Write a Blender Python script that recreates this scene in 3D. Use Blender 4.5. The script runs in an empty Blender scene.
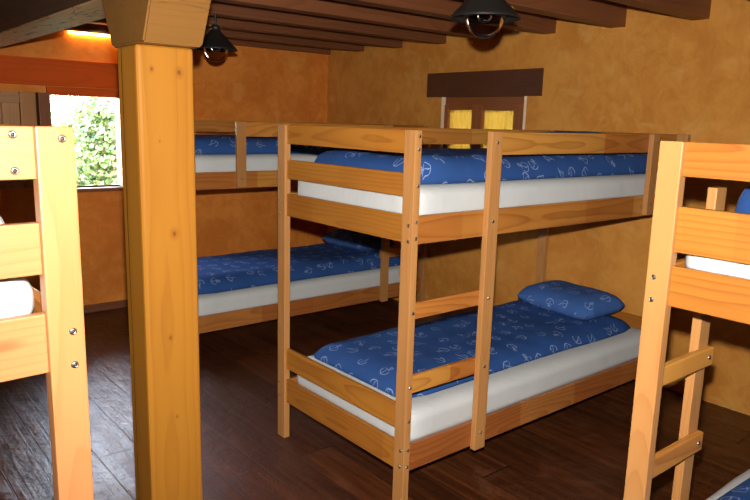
import bpy, bmesh, math, random
from mathutils import Vector, Matrix, noise

random.seed(7)
S = bpy.context.scene
COL = S.collection
PI = math.pi

# ------------------------------------------------------------------ helpers
def link(o, parent=None):
    COL.objects.link(o)
    if parent:
        o.parent = parent
    return o

def mesh_obj(name, verts, faces, mat, parent=None, smooth=False, uvs=None):
    me = bpy.data.meshes.new(name)
    me.from_pydata(verts, [], faces)
    me.update()
    if smooth:
        for p in me.polygons:
            p.use_smooth = True
    if uvs:
        uv = me.uv_layers.new(name='UVMap')
        for l in me.loops:
            uv.data[l.index].uv = uvs[l.vertex_index]
    if mat:
        me.materials.append(mat)
    return link(bpy.data.objects.new(name, me), parent)

def bm_obj(name, bm, mat, parent=None, smooth=False):
    me = bpy.data.meshes.new(name)
    bm.to_mesh(me)
    bm.free()
    if smooth:
        for p in me.polygons:
            p.use_smooth = True
    if mat:
        me.materials.append(mat)
    return link(bpy.data.objects.new(name, me), parent)

def tag(o, label=None, cat=None, group=None, kind=None):
    if label: o['label'] = label
    if cat: o['category'] = cat
    if group: o['group'] = group
    if kind: o['kind'] = kind
    return o

def empty(name, loc, rz=0.0):
    o = bpy.data.objects.new(name, None)
    o.empty_display_size = 0.1
    o.location = loc
    o.rotation_euler = (0, 0, rz)
    return link(o)

def board(name, x, y, z, mat, parent=None, bev=0.003, seg=2):
    """A board filling the given ranges; its own X axis runs along the grain."""
    lo = Vector((min(x), min(y), min(z)))
    hi = Vector((max(x), max(y), max(z)))
    d = hi - lo
    order = sorted(range(3), key=lambda i: -d[i])
    ax = [Vector([1.0 if k == i else 0.0 for k in range(3)]) for i in order]
    if ax[0].cross(ax[1]).dot(ax[2]) < 0:
        ax[2] = -ax[2]
    m = Matrix((ax[0], ax[1], ax[2])).transposed().to_4x4()
    m.translation = (lo + hi) / 2
    dd = [d[i] for i in order]
    bm = bmesh.new()
    bmesh.ops.create_cube(bm, size=1.0)
    for v in bm.verts:
        v.co = Vector((v.co.x * dd[0], v.co.y * dd[1], v.co.z * dd[2]))
    if bev:
        bmesh.ops.bevel(bm, geom=list(bm.edges), offset=min(bev, dd[2] * .3), segments=seg, affect='EDGES', profile=.6)
    o = bm_obj(name, bm, mat, parent)
    o.matrix_basis = m
    return o

def add_box(bm, x, y, z):
    r = bmesh.ops.create_cube(bm, size=1.0)
    for v in r['verts']:
        v.co = Vector(((x[0] + x[1]) / 2 + v.co.x * (x[1] - x[0]), (y[0] + y[1]) / 2 + v.co.y * (y[1] - y[0]),
                       (z[0] + z[1]) / 2 + v.co.z * (z[1] - z[0])))

def lathe(name, prof, mat, parent=None, n=48, closed=False, smooth=True):
    vs, fs = [], []
    for r, z in prof:
        for k in range(n):
            a = 2 * PI * k / n
            vs.append((r * math.cos(a), r * math.sin(a), z))
    m = len(prof)
    for i in range(m - 1 + (1 if closed else 0)):
        i2 = (i + 1) % m
        for k in range(n):
            k2 = (k + 1) % n
            fs.append((i * n + k, i * n + k2, i2 * n + k2, i2 * n + k))
    return mesh_obj(name, vs, fs, mat, parent, smooth)

# ------------------------------------------------------------------ node helpers
class NT:
    def __init__(self, name):
        self.mat = bpy.data.materials.new(name)
        self.mat.use_nodes = True
        self.t = self.mat.node_tree
        self.t.nodes.clear()
        self.out = self.n('ShaderNodeOutputMaterial')
        self.b = self.n('ShaderNodeBsdfPrincipled')
        self.l(self.b.outputs[0], self.out.inputs['Surface'])
    def n(self, t, **k):
        nd = self.t.nodes.new(t)
        for a, v in k.items():
            setattr(nd, a, v)
        return nd
    def l(self, a, b):
        self.t.links.new(a, b)
    def put(self, sock, v):
        if isinstance(v, bpy.types.NodeSocket):
            self.l(v, sock)
        elif isinstance(v, (tuple, list)) and len(v) == 3 and sock.type == 'RGBA':
            sock.default_value = (*v, 1)
        else:
            sock.default_value = v
    def m(self, op, a, b=0.0, c=None, clamp=False):
        nd = self.n('ShaderNodeMath', operation=op, use_clamp=clamp)
        self.put(nd.inputs[0], a)
        self.put(nd.inputs[1], b)
        if c is not None: self.put(nd.inputs[2], c)
        return nd.outputs[0]
    def vm(self, op, a, b=None):
        nd = self.n('ShaderNodeVectorMath', operation=op)
        self.put(nd.inputs[0], a)
        if b is not None: self.put(nd.inputs[1], b)
        return nd.outputs['Value'] if op in ('LENGTH', 'DISTANCE') else nd.outputs[0]
    def xyz(self, x, y, z):
        nd = self.n('ShaderNodeCombineXYZ')
        for i, v in enumerate((x, y, z)): self.put(nd.inputs[i], v)
        return nd.outputs[0]
    def sep(self, v):
        nd = self.n('ShaderNodeSeparateXYZ')
        self.l(v, nd.inputs[0])
        return nd.outputs
    def noise(self, vec, scale=1.0, detail=2.0, rough=.5, dist=0.0):
        nd = self.n('ShaderNodeTexNoise')
        self.put(nd.inputs['Vector'], vec)
        nd.inputs['Scale'].default_value = scale
        nd.inputs['Detail'].default_value = detail
        nd.inputs['Roughness'].default_value = rough
        nd.inputs['Distortion'].default_value = dist
        return nd.outputs['Fac']
    def ss(self, v, a, b):
        nd = self.n('ShaderNodeMapRange', interpolation_type='SMOOTHSTEP')
        self.put(nd.inputs[0], v)
        nd.inputs[1].default_value = a
        nd.inputs[2].default_value = b
        return nd.outputs[0]
    def mix(self, f, a, b, mode='MIX'):
        nd = self.n('ShaderNodeMix', data_type='RGBA', blend_type=mode)
        self.put(nd.inputs[0], f)
        self.put(nd.inputs[6], a)
        self.put(nd.inputs[7], b)
        return nd.outputs[2]
    def bump(self, h, strength=.2, dist=.01):
        nd = self.n('ShaderNodeBump')
        nd.inputs['Strength'].default_value = strength
        nd.inputs['Distance'].default_value = dist
        self.l(h, nd.inputs['Height'])
        self.l(nd.outputs[0], self.b.inputs['Normal'])
    def set(self, **k):
        for a, v in k.items():
            self.put(self.b.inputs[a.replace('_', ' ')], v)
        return self.mat

def wood(name, light, dark, knot=(.16, .05, .015), ring=85, contrast=.55, rough=.42, vary=.25, blocks=0.0,
         knots=.12, spots=(), cracks=0.0, spec=.4, seam=None):
    t = NT(name)
    o = t.n('ShaderNodeTexCoord').outputs['Object']
    r = t.n('ShaderNodeObjectInfo').outputs['Random']
    x, y, z = t.sep(o)
    r2 = t.m('FRACT', t.m('MULTIPLY', r, 17.31))
    r3 = t.m('FRACT', t.m('MULTIPLY', r, 53.77))
    xo = t.m('ADD', x, t.m('MULTIPLY', r, 61.0))
    drift = t.m('MULTIPLY', t.m('SUBTRACT', t.noise(t.xyz(t.m('MULTIPLY', xo, .9), r2, r3), 1, 1), .5), .16)
    cy = t.m('MULTIPLY', t.m('SUBTRACT', r2, .5), .08)
    cz = t.m('ADD', t.m('MULTIPLY', r3, .05), .015)
    wob = t.m('MULTIPLY', t.m('SUBTRACT', t.noise(t.xyz(t.m('MULTIPLY', xo, 3.5), t.m('MULTIPLY', y, 16), t.m('MULTIPLY', z, 16)), 1, 2), .5), .014)
    yy = t.m('SUBTRACT', y, cy)
    zz = t.m('ADD', t.m('ADD', z, cz), drift)
    rad = t.m('ADD', t.m('SQRT', t.m('ADD', t.m('MULTIPLY', yy, yy), t.m('MULTIPLY', zz, zz))), wob)
    fr = t.m('FRACT', t.m('MULTIPLY', rad, ring))
    late = t.m('MULTIPLY', t.m('POWER', fr, 3.0), t.ss(fr, 1.0, .9))
    fib = t.noise(t.xyz(t.m('MULTIPLY', xo, 5), t.m('MULTIPLY', y, 300), t.m('MULTIPLY', z, 300)), 1, 3)
    big = t.noise(t.xyz(t.m('MULTIPLY', xo, 1.7), t.m('MULTIPLY', y, 9), t.m('MULTIPLY', z, 9)), 1, 2)
    f = t.m('ADD', t.m('MULTIPLY', late, contrast), t.m('MULTIPLY', t.m('SUBTRACT', fib, .5), .3))
    f = t.m('ADD', f, t.m('MULTIPLY', t.m('SUBTRACT', big, .42), .8), clamp=True)
    col = t.mix(f, light, dark)
    if blocks:
        wn = t.n('ShaderNodeTexWhiteNoise', noise_dimensions='1D')
        t.l(t.m('FLOOR', t.m('MULTIPLY', xo, 2.3)), wn.inputs['W'])
        bl = t.m('ADD', 1 - blocks * .6, t.m('MULTIPLY', wn.outputs['Value'], blocks))
        col = t.mix(1.0, col, t.xyz(bl, t.m('MULTIPLY', bl, bl), t.m('MULTIPLY', bl, bl)), 'MULTIPLY')
    tone = t.m('ADD', 1 - vary * .5, t.m('MULTIPLY', r3, vary))
    col = t.mix(1.0, col, t.xyz(tone, tone, tone), 'MULTIPLY')
    if knots:
        vo = t.n('ShaderNodeTexVoronoi', voronoi_dimensions='3D')
        t.put(vo.inputs['Vector'], t.xyz(t.m('MULTIPLY', xo, 3.0), t.m('MULTIPLY', y, 9), t.m('MULTIPLY', z, 9)))
        vo.inputs['Scale'].default_value = 1.0
        pick = t.m('LESS_THAN', t.sep(vo.outputs['Color'])[0], knots)
        kk = t.m('MULTIPLY', t.ss(vo.outputs['Distance'], .16, .05), pick)
        col = t.mix(t.m('MULTIPLY', kk, .8), col, knot)
    for sx, sy, sr in spots:
        d = t.vm('LENGTH', t.vm('MULTIPLY', t.vm('SUBTRACT', t.xyz(x, y, t.m('MULTIPLY', z, 0)), (sx, sy, 0)), (.75, 1, 1)))
        d = t.m('ADD', d, t.m('MULTIPLY', wob, .4))
        col = t.mix(t.m('MULTIPLY', t.ss(d, sr * 2.6, sr), .35), col, (dark[0] * .8, dark[1] * .7, dark[2] * .6))
        col = t.mix(t.m('MULTIPLY', t.ss(d, sr, sr * .4), .85), col, knot)
    if cracks:
        cr = t.noise(t.xyz(t.m('MULTIPLY', xo, 1.1), t.m('MULTIPLY', y, 14), t.m('MULTIPLY', z, 14)), 1, 3, .6)
        line = t.ss(t.m('ABSOLUTE', t.m('SUBTRACT', cr, .5)), .012, .002)
        col = t.mix(t.m('MULTIPLY', line, cracks), col, (.02, .01, .005))
    if seam is not None:
        dz = t.m('ABSOLUTE', t.m('SUBTRACT', t.m('ADD', z, t.m('MULTIPLY', wob, .8)), seam))
        sm = t.m('MULTIPLY', t.ss(dz, .0045, .002), t.m('LESS_THAN', y, -.09))
        col = t.mix(t.m('MULTIPLY', sm, .9), col, (.02, .01, .005))
    t.set(Base_Color=col, Roughness=rough, Specular_IOR_Level=spec)
    t.bump(t.m('ADD', fib, late), .12, .002)
    return t.mat

def plaster(name, a, b, c):
    t = NT(name)
    o = t.n('ShaderNodeTexCoord').outputs['Object']
    n1 = t.noise(o, 2.2, 4, .6, .6)
    n2 = t.noise(o, 9, 4, .65, .8)
    n3 = t.noise(t.vm('ADD', o, (7, 3, 1)), 5, 3, .6, .4)
    f = t.m('ADD', t.m('MULTIPLY', n1, .55), t.m('MULTIPLY', n2, .45))
    col = t.mix(t.ss(f, .36, .64), a, b)
    col = t.mix(t.m('MULTIPLY', t.ss(n3, .56, .74), .5), col, c)
    t.set(Base_Color=col, Roughness=.75, Specular_IOR_Level=.25)
    t.bump(t.noise(o, 40, 4, .6), .25, .006)
    return t.mat

def plain(name, c, rough=.5, metal=0.0, **k):
    t = NT(name)
    o = t.n('ShaderNodeTexCoord').outputs['Object']
    n = t.noise(o, 30, 3)
    col = t.mix(t.m('MULTIPLY', n, .25), c, tuple(v * .75 for v in c))
    return t.set(Base_Color=col, Roughness=rough, Metallic=metal, **k)

# ------------------------------------------------------------------ materials
M = {}
M['post'] = wood('pale_pine', (.43, .200, .062), (.315, .116, .026), ring=70, contrast=.45, vary=.14, knots=.05, rough=.40)
M['warm'] = wood('warm_pine', (.355, .145, .050), (.27, .092, .022), ring=70, contrast=.45, vary=.12, knots=.05, rough=.40)
M['rail'] = wood('honey_pine', (.48, .200, .037), (.27, .084, .015), ring=60, contrast=.8, vary=.28, blocks=.30, knots=.10, rough=.38)
M['end_rail'] = wood('amber_pine', (.38, .146, .020), (.235, .070, .010), ring=60, contrast=.75, vary=.22, blocks=.12, knots=.10, rough=.38)
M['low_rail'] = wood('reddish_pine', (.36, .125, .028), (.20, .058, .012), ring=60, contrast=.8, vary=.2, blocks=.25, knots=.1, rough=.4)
M['slat'] = wood('raw_slat', (.55, .36, .17), (.4, .22, .09), knots=0)
M['pillar'] = wood('pillar_pine', (.38, .153, .0165), (.26, .085, .009), ring=42, contrast=.4, vary=0, knots=0, rough=.36, seam=.045,
                   spots=((.835, -.050, .005), (.83, .045, .008), (.28, .013, .009), (-.095, -.012, .005), (-.40, .004, .004), (.60, -.03, .003)))
M['capital'] = wood('bracket_oak', (.205, .092, .020), (.15, .062, .012), ring=30, contrast=.22, vary=0, knots=.03, cracks=.25)
M['beam'] = wood('old_dark_beam', (.070, .036, .018), (.038, .018, .009), ring=40, contrast=.5, vary=0, knots=.05, cracks=.8, rough=.55)
M['beam_pale'] = wood('pale_beam_wood', (.62, .36, .13), (.42, .22, .07), ring=30, contrast=.4, vary=0, knots=.05, cracks=.9, rough=.6)
M['joist'] = wood('dark_joist', (.185, .062, .022), (.10, .030, .010), ring=45, contrast=.5, vary=.25, knots=.05, rough=.5)
M['lintel'] = wood('dark_lintel', (.085, .028, .012), (.05, .016, .007), ring=45, vary=0, knots=.04, rough=.5)
M['lintel2'] = wood('red_lintel', (.58, .085, .006), (.42, .055, .004), ring=45, vary=0, knots=.1, rough=.6, spec=.12)
M['redwood'] = wood('window_wood', (.26, .085, .025), (.15, .045, .013), ring=60, vary=.2, knots=0)
M['shutter'] = wood('shutter_board', (.42, .21, .075), (.25, .10, .03), ring=70, vary=.4, knots=.15)
M['jamb'] = wood('pale_jamb', (.66, .46, .22), (.5, .3, .12), ring=70, vary=.2, knots=0)
M['wall'] = plaster('ochre_plaster', (.50, .188, .026), (.62, .275, .050), (.64, .35, .095))
M['wall_orange'] = plaster('orange_plaster', (.60, .170, .019), (.74, .255, .038), (.76, .33, .07))
M['reveal'] = plaster('pale_plaster', (.78, .6, .4), (.82, .66, .46), (.85, .7, .5))
M['black'] = plain('black_enamel', (.012, .010, .008), .45)
M['steel'] = plain('bolt_steel', (.42, .38, .33), .32, 1.0)
M['dark'] = plain('bolt_recess', (.02, .018, .015), .5)
M['brass'] = plain('lamp_socket', (.35, .3, .25), .35, .9)

def floor_mat():
    t = NT('dark_floorboards')
    o = t.n('ShaderNodeTexCoord').outputs['Object']
    x, y, z = t.sep(o)
    W = .19
    u = t.m('DIVIDE', t.m('ADD', x, 20.0), W)
    row = t.m('FLOOR', u)
    fx = t.m('FRACT', u)
    wn = t.n('ShaderNodeTexWhiteNoise', noise_dimensions='1D')
    t.l(row, wn.inputs['W'])
    rr = wn.outputs['Value']
    v = t.m('ADD', t.m('DIVIDE', y, 2.6), t.m('MULTIPLY', rr, 7.3))
    fy = t.m('FRACT', v)
    wn2 = t.n('ShaderNodeTexWhiteNoise', noise_dimensions='2D')
    t.l(t.xyz(row, t.m('FLOOR', v), 0.0), wn2.inputs['Vector'])
    rb = wn2.outputs['Value']
    gap = t.m('MAXIMUM', t.ss(t.m('ABSOLUTE', t.m('SUBTRACT', fx, .5)), .489, .498), t.ss(t.m('ABSOLUTE', t.m('SUBTRACT', fy, .5)), .4985, .4995))
    gr = t.noise(t.xyz(t.m('ADD', t.m('MULTIPLY', x, 26), t.m('MULTIPLY', rb, 90)), t.m('MULTIPLY', y, 1.6), 0.0), 1, 4, .6, .8)
    wear = t.noise(o, 3.1, 5, .65, 1.0)
    col = t.mix(t.ss(gr, .3, .7), (.048, .0122, .0034), (.102, .029, .008))
    col = t.mix(t.m('MULTIPLY', t.ss(wear, .52, .72), .55), col, (.135, .050, .022))
    tone = t.m('ADD', .7, t.m('MULTIPLY', rb, .55))
    col = t.mix(1.0, col, t.xyz(tone, tone, tone), 'MULTIPLY')
    col = t.mix(gap, col, (.006, .003, .002))
    rough = t.m('ADD', .30, t.m('MULTIPLY', t.noise(t.xyz(t.m('MULTIPLY', x, 12), t.m('MULTIPLY', y, 4), 0.0), 1, 4, .6), .22))
    t.set(Base_Color=col, Roughness=rough, Specular_IOR_Level=.42)
    h = t.m('SUBTRACT', t.m('ADD', t.m('MULTIPLY', gr, .6), t.m('MULTIPLY', t.noise(o, 8, 4, .6), 1.6)), t.m('MULTIPLY', gap, 1.2))
    t.bump(h, .5, .010)
    return t.mat
M['floor'] = floor_mat()

def ceiling_mat():
    t = NT('ceiling_boards')
    o = t.n('ShaderNodeTexCoord').outputs['Object']
    x, y, z = t.sep(o)
    u = t.m('DIVIDE', t.m('ADD', x, 20.0), .16)
    gap = t.ss(t.m('ABSOLUTE', t.m('SUBTRACT', t.m('FRACT', u), .5)), .47, .495)
    gr = t.noise(t.xyz(t.m('MULTIPLY', x, 30), t.m('MULTIPLY', y, 2), 0.0), 1, 4, .6)
    col = t.mix(gr, (.19, .068, .024), (.11, .036, .013))
    col = t.mix(gap, col, (.01, .005, .003))
    return t.set(Base_Color=col, Roughness=.55)
M['ceiling'] = ceiling_mat()

def blue_mat(name, base, dark):
    t = NT(name)
    uv = t.n('ShaderNodeTexCoord').outputs['UV']
    r = t.n('ShaderNodeObjectInfo').outputs['Random']
    uv = t.vm('ADD', uv, t.xyz(t.m('MULTIPLY', r, 9.0), t.m('MULTIPLY', r, 5.0), 0.0))
    vo = t.n('ShaderNodeTexVoronoi', voronoi_dimensions='2D')
    vo.inputs['Scale'].default_value = 8.2
    vo.inputs['Randomness'].default_value = .55
    t.l(uv, vo.inputs['Vector'])
    loc = t.vm('SUBTRACT', uv, t.vm('SCALE', vo.outputs['Position']))
    sc = loc.node
    # local offset from the centre of each motif
    t.t.nodes.remove(sc)
    loc = t.vm('SUBTRACT', uv, vo.outputs['Position'])
    cr, cg, cb = t.sep(vo.outputs['Color'])
    ro = t.n('ShaderNodeVectorRotate', rotation_type='Z_AXIS')
    t.l(loc, ro.inputs['Vector'])
    t.l(t.m('MULTIPLY', cr, 6.28), ro.inputs['Angle'])
    q = ro.outputs[0]
    wv = t.n('ShaderNodeTexNoise')
    t.l(t.vm('ADD', q, vo.outputs['Color']), wv.inputs['Vector'])
    wv.inputs['Scale'].default_value = 30
    wv.inputs['Detail'].default_value = 1
    wq = t.vm('ADD', q, t.vm('MULTIPLY', t.vm('SUBTRACT', wv.outputs['Color'], (.5, .5, .5)), (.022, .022, 0)))
    qx, qy, qz = t.sep(wq)
    d = t.vm('LENGTH', t.xyz(qx, qy, 0.0))
    w = .0030
    def band(v, c, wd=w):
        return t.ss(t.m('ABSOLUTE', t.m('SUBTRACT', v, c)), wd, wd * .45)
    arc = t.m('MULTIPLY', band(d, .026), t.ss(qy, .010, .002))            # a bowl
    stem = t.m('MULTIPLY', band(qx, 0.0, .0026), t.ss(t.m('ABSOLUTE', t.m('SUBTRACT', qy, .004)), .034, .030))
    ring = band(t.vm('LENGTH', t.xyz(qx, t.m('SUBTRACT', qy, .030), 0.0)), .009)
    bar = t.m('MULTIPLY', band(qy, .014, .0026), t.ss(t.m('ABSOLUTE', qx), .020, .016))
    sail = t.m('MULTIPLY', band(t.m('ADD', t.m('MULTIPLY', qx, 1.2), qy), .024), t.m('MULTIPLY', t.ss(qx, -.004, .002), t.ss(qy, -.012, -.004)))
    first = t.m('LESS_THAN', cg, .5)
    a = t.m('MAXIMUM', t.m('MAXIMUM', arc, stem), t.m('MAXIMUM', ring, bar))
    b = t.m('MAXIMUM', t.m('MAXIMUM', arc, sail), stem)
    mot = t.m('ADD', t.m('MULTIPLY', a, first), t.m('MULTIPLY', b, t.m('SUBTRACT', 1.0, first)), clamp=True)
    mot = t.m('MULTIPLY', mot, t.ss(d, .046, .040))
    big = t.noise(uv, 6, 3)
    col = t.mix(big, base, dark)
    col = t.mix(t.m('MULTIPLY', mot, .42), col, (.45, .55, .78))
    t.set(Base_Color=col, Roughness=.85, Specular_IOR_Level=.12)
    t.bump(t.m('ADD', t.noise(uv, 9, 3), t.m('MULTIPLY', t.noise(uv, 260, 1), .12)), .35, .02)
    return t.mat
M['blue'] = blue_mat('blue_printed_cotton', (.029, .084, .255), (.018, .054, .18))
M['blue_pillow'] = blue_mat('blue_pillow_cotton', (.052, .125, .34), (.034, .085, .25))

def white_mat():
    t = NT('white_sheet')
    o = t.n('ShaderNodeTexCoord').outputs['Object']
    x, y, z = t.sep(o)
    n = t.noise(t.xyz(t.m('MULTIPLY', x, 9), t.m('MULTIPLY', y, 9), t.m('MULTIPLY', z, 4)), 1, 3, .55, .8)
    n2 = t.noise(t.xyz(t.m('ADD', t.m('MULTIPLY', x, 28), t.m('MULTIPLY', z, 14)), t.m('ADD', t.m('MULTIPLY', y, 28), t.m('MULTIPLY', z, 12)), t.m('MULTIPLY', z, 3)), 1, 2)
    t.set(Base_Color=t.mix(n, (.55, .56, .545), (.49, .50, .485)), Roughness=.85, Specular_IOR_Level=.2)
    t.bump(t.m('ADD', n, t.m('MULTIPLY', t.ss(n2, .45, .75), .25)), .16, .02)
    return t.mat
M['white'] = white_mat()

def glass_mat(name, tint=(1, 1, 1), ior=1.38):
    t = NT(name)
    t.t.nodes.remove(t.b)
    tr = t.n('ShaderNodeBsdfTransparent')
    tr.inputs[0].default_value = (*tint, 1)
    gl = t.n('ShaderNodeBsdfGlossy')
    gl.inputs['Roughness'].default_value = .01
    fr = t.n('ShaderNodeFresnel')
    fr.inputs[0].default_value = ior
    mx = t.n('ShaderNodeMixShader')
    t.l(fr.outputs[0], mx.inputs[0])
    t.l(tr.outputs[0], mx.inputs[1])
    t.l(gl.outputs[0], mx.inputs[2])
    t.l(mx.outputs[0], t.out.inputs['Surface'])
    return t.mat
M['glass'] = glass_mat('clear_glass', (.96, .97, .97))
M['globe'] = glass_mat('thin_globe_glass', (.97, .97, .96), 1.17)

def curtain_mat():
    t = NT('yellow_net_curtain')
    t.t.nodes.remove(t.b)
    o = t.n('ShaderNodeTexCoord').outputs['Object']
    x, y, z = t.sep(o)
    n = t.noise(t.xyz(t.m('MULTIPLY', x, 5), t.m('MULTIPLY', y, 90), t.m('MULTIPLY', z, 5)), 1, 3)
    col = t.mix(n, (.50, .38, .13), (.38, .27, .085))
    a = t.n('ShaderNodeBsdfDiffuse')
    b = t.n('ShaderNodeBsdfTranslucent')
    t.l(col, a.inputs[0]); t.l(col, b.inputs[0])
    mx = t.n('ShaderNodeMixShader')
    mx.inputs[0].default_value = .55
    t.l(a.outputs[0], mx.inputs[1]); t.l(b.outputs[0], mx.inputs[2])
    t.l(mx.outputs[0], t.out.inputs['Surface'])
    return t.mat
M['curtain'] = curtain_mat()

def leaf_mat(name, a, b):
    t = NT(name)
    o = t.n('ShaderNodeTexCoord').outputs['Object']
    n = t.noise(o, 9, 2)
    col = t.mix(t.ss(n, .35, .65), a, b)
    t.set(Base_Color=col, Roughness=.5)
    tl = t.n('ShaderNodeBsdfTranslucent')
    t.l(col, tl.inputs[0])
    mx = t.n('ShaderNodeMixShader')
    mx.inputs[0].default_value = .35
    t.l(t.b.outputs[0], mx.inputs[1]); t.l(tl.outputs[0], mx.inputs[2])
    t.l(mx.outputs[0], t.out.inputs['Surface'])
    return t.mat
M['leaf'] = leaf_mat('sunlit_leaves', (.030, .075, .018), (.085, .13, .045))
M['bark'] = plain('bark', (.16, .11, .07), .9)
M['grass'] = plain('gravel_ground', (.26, .22, .17), .9)

# ------------------------------------------------------------------ room shell
XR, YB, XL, YF, ZC = 2.282, 3.75, -2.62, -3.0, 2.39
TH = .16

def struct(o, label=None):
    o['kind'] = 'structure'
    if label: o['label'] = label
    return o

def wall_with_hole(name, axis, plane, out, a, z, hole, mat):
    """A thick wall with one rectangular opening, one mesh."""
    bm = bmesh.new()
    (a0, a1), (z0, z1), (h0, h1, k0, k1) = a, z, hole
    for (p, q, r, s) in ((a0, h0, z0, z1), (h1, a1, z0, z1), (h0, h1, z0, k0), (h0, h1, k1, z1)):
        if axis == 'y':
            add_box(bm, (p, q), sorted((plane, plane + out)), (r, s))
        else:
            add_box(bm, sorted((plane, plane + out)), (p, q), (r, s))
    bmesh.ops.remove_doubles(bm, verts=bm.verts, dist=1e-5)
    return struct(bm_obj(name, bm, mat))

def slab(name, x, y, z, mat):
    bm = bmesh.new()
    add_box(bm, x, y, z)
    return struct(bm_obj(name, bm, mat))

slab('floor', (XL - TH, XR + TH), (YF - TH, YB + TH), (-.12, 0), M['floor'])
slab('ceiling', (XL - .5, XR + .5), (YF - .5, YB + .5), (ZC, ZC + .12), M['ceiling'])
W1 = (-.300, .262, 1.015, 1.735)
W2 = (1.325, 2.140, 1.16, 1.80)
wall_with_hole('wall_back', 'y', YB, TH, (XL - TH, XR + TH), (0, ZC), W1, M['wall_orange'])
wall_with_hole('wall_right', 'x', XR, TH, (YF - TH, YB), (0, ZC), W2, M['wall'])
slab('wall_left', (XL - TH, XL), (YF - TH, YB), (0, ZC), M['wall_orange'])
slab('wall_front', (XL, XR), (YF - TH, YF), (0, ZC), M['wall_orange'])
struct(board('baseboard_back', (XL, XR), (YB - .02, YB), (0, .062), M['joist'], bev=.004))

# joists across the room, and the old beam that carries them
for k in range(-6, 8):
    y0 = .055 + .521 * k
    if y0 < YF + .05: continue
    struct(board('ceiling_beam', (XL, XR), (y0, y0 + .105), (2.215, ZC), M['joist'], bev=.006))
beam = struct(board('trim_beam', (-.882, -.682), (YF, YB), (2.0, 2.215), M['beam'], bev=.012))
beam.data.materials.append(M['beam_pale'])            # bottom faces take a paler wood than the sides
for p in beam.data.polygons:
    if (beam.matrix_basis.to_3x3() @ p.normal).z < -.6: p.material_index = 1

# lintels over the two windows
struct(board('trim_lintel', (-1.75, .62), (YB - .035, YB + .05), (1.79, 1.985), M['lintel2'], bev=.005))
struct(board('trim_lintel', (XR - .012, XR + .10), (1.175, 2.33), (1.80, 1.99), M['lintel'], bev=.005))

# the timber post with its flared bracket
post = empty('timber_post', (-.782, .481, 0))
tag(post, 'thick square golden timber post under the old roof beam', 'post', kind='thing')
board('shaft', (-.1, .1), (-.0895, .0895), (0, 1.825), M['pillar'], post, bev=.014, seg=3)
prof = [(-.155, 1.825), (.130, 1.825), (.222, 2.0), (-.245, 2.0)]
vs = [(sx * .101, y, z) for sx in (-1, 1) for y, z in prof]
fs = [(0, 3, 2, 1), (4, 5, 6, 7)] + [(i, (i + 1) % 4, 4 + (i + 1) % 4, 4 + i) for i in range(4)]
bm = bmesh.new()
bv = [bm.verts.new(v) for v in vs]
for f in fs: bm.faces.new([bv[i] for i in f])
bmesh.ops.recalc_face_normals(bm, faces=bm.faces)
bmesh.ops.bevel(bm, geom=list(bm.edges), offset=.006, segments=2, affect='EDGES')
bm_obj('bracket', bm, M['capital'], post)

# ---- window_1, open, with a plank shutter folded back
w1 = empty('window_1', (0, 0, 0))
struct(w1)
x0, x1, z0, z1 = W1
def wpart(name, x, y, z, m, par): return board(name, x, y, z, m, par, bev=.003)
wpart('head', (x0, x1), (YB - .03, YB + .09), (z1 - .012, z1 + .05), M['lintel2'], w1)
wpart('stile', (x0, x0 + .022), (YB - .02, YB + .09), (z0, z1 - .012), M['redwood'], w1)
wpart('stile', (x1 - .022, x1), (YB - .005, YB + .09), (z0, z1 - .012), M['jamb'], w1)
wpart('sill', (x0 - .06, x1 + .06), (YB - .045, YB + .165), (z0 - .03, z0), M['redwood'], w1)
wpart('pane', (x0 + .022, x1 - .022), (YB + .100, YB + .104), (z0, z1 - .012), M['glass'], w1)

sh = empty('window_shutter', (-.60, YB - .07, 1.375))
tag(sh, 'open plank shutter folded back beside the bright window', 'shutter')
for i in range(3):
    wpart('plank', (-.24 + i * .112, -.24 + i * .112 + .109), (.012, .034), (-.335, .36), M['shutter'], sh)
wpart('batten', (-.24, .098), (-.012, .012), (.28, .35), M['shutter'], sh)
wpart('batten', (-.24, .098), (-.012, .012), (-.30, -.23), M['shutter'], sh)
wpart('edge_stile', (.100, .205), (-.012, .034), (-.335, .36), M['post'], sh)
wpart('closing_strip', (.222, .300), (-.028, .066), (-.335, .36), M['redwood'], sh)

# ---- window_2 in the right wall: two sashes with yellow curtains
w2 = empty('window_2', (0, 0, 0))
struct(w2)
y0, y1, z0, z1 = W2
bm = bmesh.new()
for ya, yb in ((y0 - .02, y0 + .001), (y1 - .001, y1 + .02)):
    add_box(bm, (XR - .003, XR + .06), (ya, yb), (z0, z1))
bm_obj('reveal', bm, M['reveal'], w2)
xa, xb = XR + .022, XR + .075
board('head', (xa, xb), (y0, y1), (z1 - .10, z1), M['redwood'], w2)
board('bottom_rail', (xa, xb), (y0, y1), (z0, z0 + .06), M['redwood'], w2)
for ya, yb in ((y0, y0 + .105), (1.735, 1.840), (y1 - .035, y1)):
    board('stile', (xa - .01, xb), (ya, yb), (z0 + .06, z1 - .06), M['redwood'], w2)
for ya, yb in ((y0 + .105, 1.735), (1.84, y1 - .035)):
    board('pane', (xb - .012, xb - .008), (ya, yb), (z0 + .06, z1 - .10), M['glass'], w2, bev=0)
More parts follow.
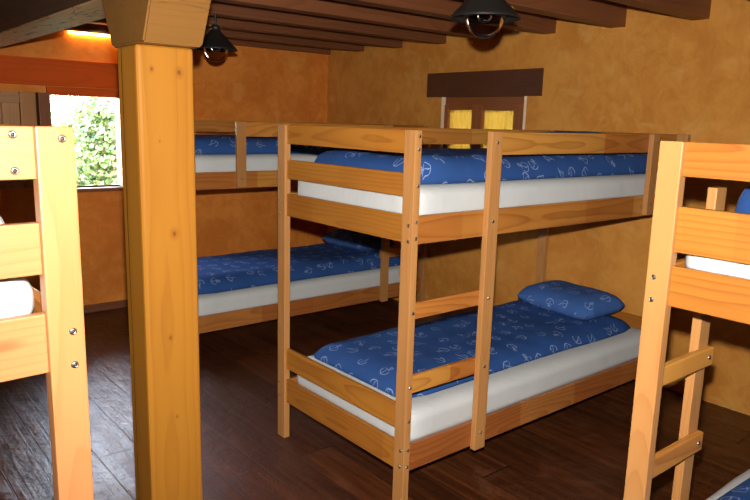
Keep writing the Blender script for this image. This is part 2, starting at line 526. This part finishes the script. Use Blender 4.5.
def curtain(ya, yb, za, zb, label):
    n = 70
    vs, fs = [], []
    for i in range(n + 1):
        t = i / n
        for k in range(9):
            s = k / 8
            y = ya + (yb - ya) * t
            x = XR + .048 + .006 * math.sin(t * 75) * (.5 + .5 * s) + .003 * math.sin(t * 31 + 1)
            vs.append((x, y, zb - (zb - za) * s))
    for i in range(n):
        for k in range(8):
            a = i * 9 + k
            fs.append((a, a + 1, a + 10, a + 9))
    o = mesh_obj('net_curtain', vs, fs, M['curtain'], None, True)
    md = o.modifiers.new('thick', 'SOLIDIFY'); md.thickness = .0015
    return tag(o, label, 'curtain', 'yellow curtains in the small window')
curtain(y0 + .100, 1.738, z0 + .05, z1 - .085, 'pale yellow curtain behind right sash of the small window')
curtain(1.838, y1 - .033, z0 + .05, z1 - .085, 'pale yellow curtain behind left sash of the small window')

# ------------------------------------------------------------------ bunk beds
L, W = 2.098, .960
PW, PT = .062, .033
bolt_me = None
def bolt_mesh():
    prof = [(.0, .0036), (.0028, .0036), (.0029, .0016), (.0031, .0016), (.0032, .0036), (.0052, .0032), (.0066, .0018), (.0070, 0), (.0070, -.004)]
    n = 16
    vs, fs = [], []
    for r, z in prof:
        for k in range(n):
            a = 2 * PI * k / n
            vs.append((r * math.cos(a), r * math.sin(a), z))
    for i in range(len(prof) - 1):
        for k in range(n):
            fs.append((i * n + k, (i + 1) * n + k, (i + 1) * n + (k + 1) % n, i * n + (k + 1) % n))
    me = bpy.data.meshes.new('bolt')
    me.from_pydata(vs, [], fs)
    me.update()
    me.materials.append(M['steel'])
    me.materials.append(M['dark'])
    for i, p in enumerate(me.polygons):
        p.use_smooth = True
        if i // n < 3: p.material_index = 1
    return me
BOLT = bolt_mesh()

def bolt(part, pos, nrm, name='bolt'):
    o = bpy.data.objects.new(name, BOLT)
    q = Vector(nrm).to_track_quat('Z', 'Y')
    m = Matrix.Translation(Vector(pos)) @ q.to_matrix().to_4x4()
    link(o, part)
    o.matrix_basis = part.matrix_basis.inverted() @ m
    return o

def make_bed(loc, rz, label, ladder_v=0, flip_u=False, r2=(1.318, 1.408), ladder=(.418, .484), rungs=((.835, .902), (.525, .598)),
             ladder_top=1.57, front_guard=True, rail_mat='end_rail', post_mat='post'):
    root = empty('bunk_bed', loc, rz)
    tag(root, label, 'bunk bed', 'pine bunk beds')
    def U(a, b): return (L - b, L - a) if flip_u else (a, b)
    def V(a, b): return (W - b, W - a) if ladder_v else (a, b)   # v = 0 is the ladder side
    # corner posts
    for ue in (0, 1):
        for ve in (0, 1):
            u = U(0, PT) if ue == 0 else U(L - PT, L)
            v = V(0, PW) if ve == 0 else V(W - PW, W)
            p = board('corner_post', u, v, (0, 1.57), M[post_mat], root, bev=.003)
            ux = u[0] if u[0] < .5 else u[1]
            un = -1 if u[0] < .5 else 1
            vy = v[0] if v[0] < .5 else v[1]
            vn = -1 if v[0] < .5 else 1
            vin = .021 if vn < 0 else W - .021
            uin = .020 if un < 0 else L - .020
            zs = [1.212, 1.150, .292, .222]
            if ve == 1: zs = [1.550] + zs
            for z in zs: bolt(p, (ux, vin, z), (un, 0, 0))
            for z in (1.548, 1.500, 1.226, 1.163, .296, .222): bolt(p, (uin, vy, z), (0, vn, 0))
            for z in ((r2[0] + r2[1]) / 2, .42): bolt(p, (uin, vy, z), (0, vn, 0))
            if ve == 0 and ue == 0:
                for za, zb in rungs: bolt(p, (uin, vy, (za + zb) / 2), (0, vn, 0))
    # end rails
    for ue in (0, 1):
        u = U(.013, .032) if ue == 0 else U(L - .032, L - .013)
        for za, zb in ((1.482, 1.5695), r2, (1.14, 1.248), (.37, .474), (.192, .314)):
            board('end_rail', u, V(PW - .001, W - PW + .001), (za, zb), M[rail_mat], root, bev=.003)
    # side rails, slats
    for v in ((.020, .042), (W - .042, W - .020)):
        for za, zb in ((1.135, 1.246), (.187, .300)):
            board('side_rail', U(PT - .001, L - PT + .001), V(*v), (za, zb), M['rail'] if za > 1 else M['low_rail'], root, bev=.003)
    for zb, nm in ((1.205, 'slat_base'), (.262, 'slat_base')):
        bm = bmesh.new()
        add_box(bm, U(.06, L - .06), V(.042, .066), (zb - .055, zb - .018))
        add_box(bm, U(.06, L - .06), V(W - .066, W - .042), (zb - .055, zb - .018))
        for k in range(14):
            a = .10 + k * (L - .27) / 13
            add_box(bm, U(a, a + .07), V(.046, W - .046), (zb - .018, zb))
        bm_obj(nm, bm, M['slat'], root)
    # guard rails
    board('guard_rail', U(PT - .001, L - PT + .001), V(W - .042, W - .020), (1.478, 1.568), M['rail'], root, bev=.003)
    if front_guard:
        board('guard_rail', U(ladder[1] - .03, 1.74), V(.020, .042), (1.473, 1.568), M['rail'], root, bev=.003)
        st = board('guard_upright', U(1.687, 1.753), V(-.008, .020), (1.142, 1.57), M['post'], root, bev=.003)
        um = L - 1.72 if flip_u else 1.72
        vf = W + .008 if ladder_v else -.008
        for z in (1.535, 1.20): bolt(st, (um, vf, z), (0, 1 if ladder_v else -1, 0))
    lp = board('ladder_post', U(*ladder), V(-.008, .020), (.176, ladder_top), M['post'], root, bev=.003)
    um = (ladder[0] + ladder[1]) / 2
    um = L - um if flip_u else um
    vf = W + .008 if ladder_v else -.008
    vb = W - .042 if ladder_v else .042
    for z in ([1.525] if front_guard else []) + [1.20, .255] + [(a + b) / 2 for a, b in rungs]:
        bolt(lp, (um, vf, z), (0, 1 if ladder_v else -1, 0))
    for za, zb in rungs:
        r = board('ladder_rung', U(PT - .001, ladder[1] - .004), V(.020, .042), (za, zb), M['rail'], root, bev=.004)
        bolt(r, (um, vb, (za + zb) / 2), (0, -1 if ladder_v else 1, 0))
    return root

bed_c = make_bed((0, 0, 0), 0, 'pine bunk bed in the centre of the room, the only one in full view')
bed_b = make_bed((.085, 2.163, 0), 0, 'pine bunk bed behind the timber post by the back wall', flip_u=True)
bed_r = make_bed((-.030, -.959 - W, 0), 0, 'near pine bunk bed cut off by the right photo edge, ladder on its far side', ladder_v=1,
                 r2=(1.285, 1.405), ladder=(.316, .380), rungs=((.893, .950), (.612, .672)), ladder_top=1.436, front_guard=False)
bed_l = make_bed((-1.381, -.630, 0), PI / 2 + .034, 'near pine bunk bed end cut off by the left photo edge', ladder_v=1, rail_mat='warm', post_mat='warm')
bed_l.scale.z = 1.0045
for o in list(bed_l.children):      # two pale screws on the near top end rail
    if o.name.startswith('end_rail') and abs(o.location.x - .0225) < .002 and o.location.z > 1.5:
        for z in (1.556, 1.497): bolt(o, (.013, .094, z), (-1, 0, 0), 'rail_screw')

# ------------------------------------------------------------------ bedding
def mattress(root, u, v, z, label, group):
    d = ((u[1] - u[0]) / 2, (v[1] - v[0]) / 2, (z[1] - z[0]) / 2)
    rr = (.075, .075, .048)
    n = 26
    cs = [math.copysign(1 - (1 - abs(-1 + 2 * i / n)) ** 2.2, -1 + 2 * i / n) for i in range(n + 1)]
    bm = bmesh.new()
    for ax in range(3):
        for sg in (-1, 1):
            g = []
            for i in range(n + 1):
                row = []
                for j in range(n + 1):
                    p = [0, 0, 0]
                    p[ax] = sg; p[(ax + 1) % 3] = cs[i]; p[(ax + 2) % 3] = cs[j] * sg
                    p = [p[k] * d[k] for k in range(3)]
                    q = [max(-(d[k] - rr[k]), min(d[k] - rr[k], p[k])) for k in range(3)]
                    e = Vector([(p[k] - q[k]) / rr[k] for k in range(3)])
                    if e.length > 1e-6:
                        e.normalize()
                    w = Vector([q[k] + e[k] * rr[k] for k in range(3)])
                    if w.z > -d[2] * .6:
                        nv = noise.noise_vector(Vector((w.x * 5 + u[0] + z[0] * 7, w.y * 5 + root.location.y, w.z * 4)))
                        w += Vector((nv.x * .005, nv.y * .005, nv.z * .002))
                    row.append(bm.verts.new(w))
                g.append(row)
            for i in range(n):
                for j in range(n):
                    bm.faces.new((g[i][j], g[i + 1][j], g[i + 1][j + 1], g[i][j + 1]))
    bmesh.ops.remove_doubles(bm, verts=bm.verts, dist=2e-4)
    bmesh.ops.recalc_face_normals(bm, faces=bm.faces)
    o = bm_obj('mattress', bm, M['white'], None, True)
    m = Matrix.Translation(root.location) @ Matrix.Rotation(root.rotation_euler.z, 4, 'Z')
    o.matrix_basis = m @ Matrix.Translation(((u[0] + u[1]) / 2, (v[0] + v[1]) / 2, (z[0] + z[1]) / 2))
    return tag(o, label, 'mattress', group)

def puff(name, lx, ly, h, mat, seed, edge=.12, bottom=0.0, lump=.012, nx=72, ny=48, pinch=0.0, wav=.012, prof=2.0):
    def sp(i, n):
        t = -1 + 2 * i / n
        return math.copysign(1 - (1 - abs(t)) ** 1.5, t)
    vs, fs, uvs = [], [], []
    idx = {}
    top = [[None] * (ny + 1) for _ in range(nx + 1)]
    for i in range(nx + 1):
        for j in range(ny + 1):
            s, t = sp(i, nx), sp(j, ny)
            x, y = s * lx / 2, t * ly / 2
            ex = min(1, (1 - abs(s)) * lx / 2 / edge)
            ey = min(1, (1 - abs(t)) * ly / 2 / edge)
            p = (1 - (1 - ex) ** prof) ** .5 * (1 - (1 - ey) ** prof) ** .5
            x *= 1 - pinch * (1 - abs(t) ** 2) * abs(s) ** 3
            y *= 1 - pinch * 1.3 * (1 - abs(s) ** 2) * abs(t) ** 3
            # rounded plan corners
            c = max(0, abs(s) - .86) / .14 * max(0, abs(t) - .80) / .20
            if not pinch:
                x -= math.copysign(.025 * c, s); y -= math.copysign(.025 * c, t)
            else:
                c = max(0, abs(s) - .6) / .4 * max(0, abs(t) - .7) / .3
                x -= math.copysign(.022 * c, s); y -= math.copysign(.022 * c, t)
            nv = noise.noise_vector(Vector((x * 2.2 + seed, y * 2.2, seed * 1.7)))
            x += nv.x * wav; y += nv.y * wav
            lm = noise.noise(Vector((x * 3.5, y * 3.5, seed))) + .5 * noise.noise(Vector((x * 9, y * 9, seed + 5)))
            top[i][j] = (x, y, p * (h + lump * lm))
    def arc(pts):
        a = [0.0]
        for k in range(1, len(pts)): a.append(a[-1] + (Vector(pts[k]) - Vector(pts[k - 1])).length)
        mid = a[len(a) // 2]
        return [q - mid for q in a]
    au = [arc([top[i][j] for i in range(nx + 1)]) for j in range(ny + 1)]
    av = [arc([top[i][j] for j in range(ny + 1)]) for i in range(nx + 1)]
    for i in range(nx + 1):
        for j in range(ny + 1):
            idx[(0, i, j)] = len(vs)
            vs.append(top[i][j]); uvs.append((au[j][i], av[i][j]))
    for i in range(nx + 1):
        for j in range(ny + 1):
            if i in (0, nx) or j in (0, ny):
                idx[(1, i, j)] = idx[(0, i, j)]
            else:
                idx[(1, i, j)] = len(vs)
                x, y, zt = top[i][j]
                vs.append((x, y, -bottom * zt)); uvs.append((au[j][i] + 3, av[i][j]))
    for i in range(nx):
        for j in range(ny):
            fs.append((idx[0, i, j], idx[0, i + 1, j], idx[0, i + 1, j + 1], idx[0, i, j + 1]))
            fs.append((idx[1, i, j], idx[1, i, j + 1], idx[1, i + 1, j + 1], idx[1, i + 1, j]))
    return mesh_obj(name, vs, fs, mat, None, True, uvs)

def place(o, root, u, v, z, rz=0.0, rx=0.0, ry=0.0):
    m = Matrix.Translation(root.location) @ Matrix.Rotation(root.rotation_euler.z, 4, 'Z')
    o.matrix_basis = m @ Matrix.Translation((u, v, z)) @ Matrix.Rotation(rz, 4, 'Z') @ Matrix.Rotation(ry, 4, 'Y') @ Matrix.Rotation(rx, 4, 'X')
    return o

MG, DG, PG = 'white sheeted mattresses', 'blue printed duvets', 'blue printed pillows'
UZ, LZ = (1.205, 1.356), (.262, .424)
MU, MV = (.048, L - .048), (.050, W - .050)
mattress(bed_c, MU, MV, UZ, 'white mattress on the top bunk of the centre bed', MG)
mattress(bed_c, MU, MV, LZ, 'white mattress on the bottom bunk of the centre bed', MG)
mattress(bed_b, MU, MV, UZ, 'white mattress on the top bunk of the back bed, by the timber post', MG)
mattress(bed_b, MU, MV, LZ, 'white mattress on the bottom bunk of the back bed, by the timber post', MG)
mattress(bed_r, MU, MV, UZ, 'white mattress behind the end rails of the near right top bunk', MG)
mattress(bed_r, MU, MV, (.262, .462), 'white mattress edge in the bottom right corner of the photo', MG)
mattress(bed_l, MU, MV, (1.205, 1.318), 'white mattress behind the end rails of the near left top bunk', MG)

def duvet(root, u, v, z, h, seed, label, **k):
    o = puff('duvet', u[1] - u[0], v[1] - v[0], h, M['blue'], seed, **k)
    place(o, root, (u[0] + u[1]) / 2, (v[0] + v[1]) / 2, z)
    return tag(o, label, 'duvet', DG)
duvet(bed_c, (.095, 2.02), (.075, .885), UZ[1] + .0015, .105, 1.3, 'blue duvet with white print on the top bunk of the centre bed', edge=.10)
duvet(bed_c, (.130, 1.99), (.145, .885), LZ[1] + .0015, .072, 2.9, 'blue duvet with white print on the bottom bunk of the centre bed', edge=.16)
duvet(bed_b, (.06, 2.02), (.06, .90), UZ[1] + .0015, .105, 4.1, 'blue duvet on the top bunk of the back bed, by the timber post')
duvet(bed_b, (.06, 2.02), (.10, .89), LZ[1] + .0015, .105, 5.7, 'dark blue duvet on the bottom bunk of the back bed')
duvet(bed_r, (.275, 2.02), (.06, .905), UZ[1] + .0015, .088, 6.2, 'blue duvet corner on the near right top bunk', edge=.04)
duvet(bed_r, (.20, 2.00), (.08, .845), .4635, .07, 7.4, 'blue duvet corner at the bottom right of the photo')

def pillow(root, u, v, z, rz, seed, label, mat, group, lx=.40, ly=.59, h=.082, ry=0.0, rx=0.0):
    o = puff('pillow', lx, ly, h, mat, seed, edge=.175, bottom=.7, lump=.012, nx=44, ny=52, pinch=.035, wav=.010, prof=2.7)
    place(o, root, u, v, z, rz, rx, ry)
    return tag(o, label, 'pillow', group)
pillow(bed_c, 1.780, .485, .552, -.10, 1.1, 'plump blue printed pillow at the wall end of the centre bottom bunk', M['blue_pillow'], PG, ry=-.06)
pillow(bed_c, 1.775, .560, 1.470, .05, 2.2, 'top of a blue pillow just above the guard rail of centre top bunk', M['blue_pillow'], PG, h=.095)
pillow(bed_b, 1.80, .55, .572, .06, 3.3, 'dark blue pillow at the wall end of the back bottom bunk', M['blue_pillow'], PG)
pillow(bed_l, .30, .358, 1.378, .0, 4.4, 'plain white pillow on the near left top bunk', M['white'], None, h=.09)

# ------------------------------------------------------------------ lamps
def lamp(loc, label, rz=0.0):
    x, y, zr = loc
    root = empty('pendant_lamp', loc, rz)
    tag(root, label, 'lamp', 'black hanging lamps')
    R = .135
    sh = [(.030, .118), (.034, .112), (.060, .082), (R - .012, .016), (R, .004), (R, 0), (R - .004, 0), (R - .014, .013), (.058, .078), (.030, .104), (.0, .106), (.0, .118)]
    lathe('lamp_shade', sh, M['black'], root)
    lathe('cap', [(.0, .150), (.018, .150), (.026, .142), (.030, .118), (0, .117)], M['black'], root, 32)
    top = ZC - zr
    lathe('stem', [(.008, .149), (.008, top - .02)], M['black'], root, 16)
    lathe('ceiling_rose', [(.0, top - .03), (.02, top - .028), (.045, top - .008), (.047, top), (0, top)], M['black'], root, 32)
    lathe('socket', [(.0, .106), (.024, .106), (.024, .062), (.018, .058), (0, .058)], M['brass'], root, 24)
    bp = [(.012, .060), (.014, .045)]
    for k in range(15):
        a = PI * (.28 + .72 * k / 14)
        bp.append((max(.0, .030 * math.sin(a)), .018 + .030 * math.cos(a)))
    lathe('bulb', bp, M['glass'], root, 32)
    fl = bmesh.new()
    add_box(fl, (-.002, .002), (-.002, .002), (.02, .058))
    bm_obj('filament_stem', fl, M['brass'], root)
    gp = []
    for k in range(25):
        a = PI * (.5 + .5 * k / 24)
        gp.append((max(0,   .074 * math.sin(a)), .012 + .082 * math.cos(a)))
        lathe('glass_globe', gp, M['globe'], root)
    lathe('globe_collar', [(.070, .030), (.079, .030), (.079, .006), (.070, .006)], M['black'], root, 48, closed=True)
    return root
lamp((.301, -.034, 1.990), 'black cone lamp with glass globe hanging above the centre bunk bed')
lamp((.290, 2.160, 2.003), 'black cone lamp with glass globe hanging beside the timber post')

# a thin glowing strip lamp high on the back wall, half hidden by the post
def glow():
    t = NT('warm_tube')
    t.t.nodes.remove(t.b)
    e = t.n('ShaderNodeEmission')
    e.inputs[0].default_value = (1, .50, .13, 1)
    e.inputs[1].default_value = 42
    t.l(e.outputs[0], t.out.inputs['Surface'])
    return t.mat
M['glow'] = glow()
sl = empty('strip_lamp', (.16, YB - .020, 2.215))
tag(sl, 'thin glowing strip lamp high on the wall behind the timber post', 'lamp')
board('fitting', (-.30, .30), (-.018, .018), (-.016, 0), M['jamb'], sl, bev=.002)
tb = lathe('tube', [(0, -.285), (.008, -.283), (.0085, -.28), (.0085, .28), (.008, .283), (0, .285)], M['glow'], sl, 20)
tb.matrix_basis = Matrix.Translation((0, 0, -.026)) @ Matrix.Rotation(PI / 2, 4, 'Y')

# ------------------------------------------------------------------ outside
slab('ground', (-30, 30), (YB + TH, 60), (-.35, -.30), M['grass'])
def tree(loc, h, rad, n, seed, label):
    rnd = random.Random(seed)
    root = empty('garden_tree', loc)
    tag(root, label, 'tree', 'trees outside the window')
    vs, fs = [], []
    # trunk and limbs
    def limb(a, b, r0, r1):
        a, b = Vector(a), Vector(b)
        d = (b - a).normalized()
        s = d.orthogonal().normalized(); t = d.cross(s)
        base = len(vs)
        for p, r in ((a, r0), (b, r1)):
            for k in range(7):
                an = 2 * PI * k / 7
                vs.append(tuple(p + s * (r * math.cos(an)) + t * (r * math.sin(an))))
        for k in range(7):
            fs.append((base + k, base + (k + 1) % 7, base + 7 + (k + 1) % 7, base + 7 + k))
    limb((0, 0, 0), (.05, 0, h * .5), .06, .045)
    limb((.05, 0, h * .5), (0, .05, h * .95), .045, .01)
    tips = []
    for k in range(26):
        zz = h * (.15 + .8 * rnd.random())
        an = rnd.random() * 2 * PI
        rr = rad * (.5 + .5 * rnd.random()) * (1.05 - abs(zz / h - .5))
        tip = (rr * math.cos(an), rr * math.sin(an), min(h, zz + .25))
        limb((.04, 0, zz), tip, .015, .004)
        tips.append(((.04, 0, zz), tip))
    mesh_obj('trunk', vs, fs, M['bark'], root)
    vs2, fs2 = [], []
    for k in range(n):
        a, b = rnd.choice(tips)
        f = .25 + .85 * rnd.random()
        c = Vector(a).lerp(Vector(b), f) + Vector((rnd.gauss(0, .11), rnd.gauss(0, .11), rnd.gauss(0, .11)))
        d = Vector((rnd.gauss(0, 1), rnd.gauss(0, 1), rnd.gauss(0, .6))).normalized()
        s = d.orthogonal().normalized()
        s = (Matrix.Rotation(rnd.random() * 6.28, 3, d) @ s)
        l, w = .05 + .035 * rnd.random(), .020 + .012 * rnd.random()
        nrm = d.cross(s)
        base = len(vs2)
        vs2 += [tuple(c - d * l * .5), tuple(c + s * w - nrm * .006), tuple(c + d * l * .5), tuple(c - s * w - nrm * .006)]
        fs2.append((base, base + 1, base + 2, base + 3))
    mesh_obj('foliage', vs2, fs2, M['leaf'], root)
    return root
tree((.86, 6.1, -.3), 2.15, .62, 6500, 1, 'leafy green tree filling the middle of the bright window')
tree((.30, 7.6, -.3), 1.75, .75, 3600, 2, 'pale green bush low behind the window tree')
tree((1.75, 7.4, -.3), 2.75, .75, 4200, 3, 'taller tree at the right side of the bright window')

# ------------------------------------------------------------------ light
world = bpy.data.worlds.new('World')
S.world = world
world.use_nodes = True
nt = world.node_tree
nt.nodes.clear()
sky = nt.nodes.new('ShaderNodeTexSky')
sky.sky_type = 'NISHITA'
sky.sun_disc = False
sky.sun_elevation = math.radians(48)
sky.sun_rotation = math.radians(200)
sky.dust_density = 3.0
sky.air_density = 1.2
bg = nt.nodes.new('ShaderNodeBackground')
bg.inputs['Strength'].default_value = 16.0
wo = nt.nodes.new('ShaderNodeOutputWorld')
hs = nt.nodes.new('ShaderNodeHueSaturation')
hs.inputs['Saturation'].default_value = .45
nt.links.new(sky.outputs[0], hs.inputs['Color'])
nt.links.new(hs.outputs[0], bg.inputs[0])
nt.links.new(bg.outputs[0], wo.inputs[0])

sun = bpy.data.lights.new('sun', 'SUN')
sun.energy = 14.0
sun.angle = math.radians(.6)
sun.color = (1, .95, .86)
so = link(bpy.data.objects.new('sun', sun))
so.rotation_euler = Vector((.45, .55, -.70)).to_track_quat('-Z', 'Y').to_euler()

# ------------------------------------------------------------------ camera and its flash
cam = bpy.data.cameras.new('camera')
co = link(bpy.data.objects.new('camera', cam))
cam.sensor_width = 36.0
cam.lens = 36.0 * 684.553 / 750.0
cam.clip_start = .02
CP = Vector((-1.7405, -1.8716, 1.6019))
yaw, pitch, roll = .8759, -.1873, .0275
f = Vector((math.cos(yaw) * math.cos(pitch), math.sin(yaw) * math.cos(pitch), math.sin(pitch)))
r = Vector((math.sin(yaw), -math.cos(yaw), 0))
u = r.cross(f)
r2 = math.cos(roll) * r + math.sin(roll) * u
u2 = -math.sin(roll) * r + math.cos(roll) * u
mat = Matrix((r2, u2, -f)).transposed().to_4x4()
mat.translation = CP
co.matrix_world = mat
S.camera = co

fl = bpy.data.lights.new('camera_flash', 'SPOT')
fl.energy = 590
fl.color = (1.0, .97, .93)
fl.spot_size = math.radians(114)
fl.spot_blend = 1.0
fl.shadow_soft_size = .018
fo = link(bpy.data.objects.new('camera_flash', fl))
fo.location = CP + u2 * .115 + f * .02
aim = (f + u2 * .10 + r2 * .02).normalized()
fo.rotation_euler = aim.to_track_quat('-Z', 'Y').to_euler()

S.view_settings.view_transform = 'Standard'
S.view_settings.look = 'None'
S.view_settings.exposure = 0.0
S.view_settings.gamma = 1.0
S.view_settings.use_curve_mapping = False
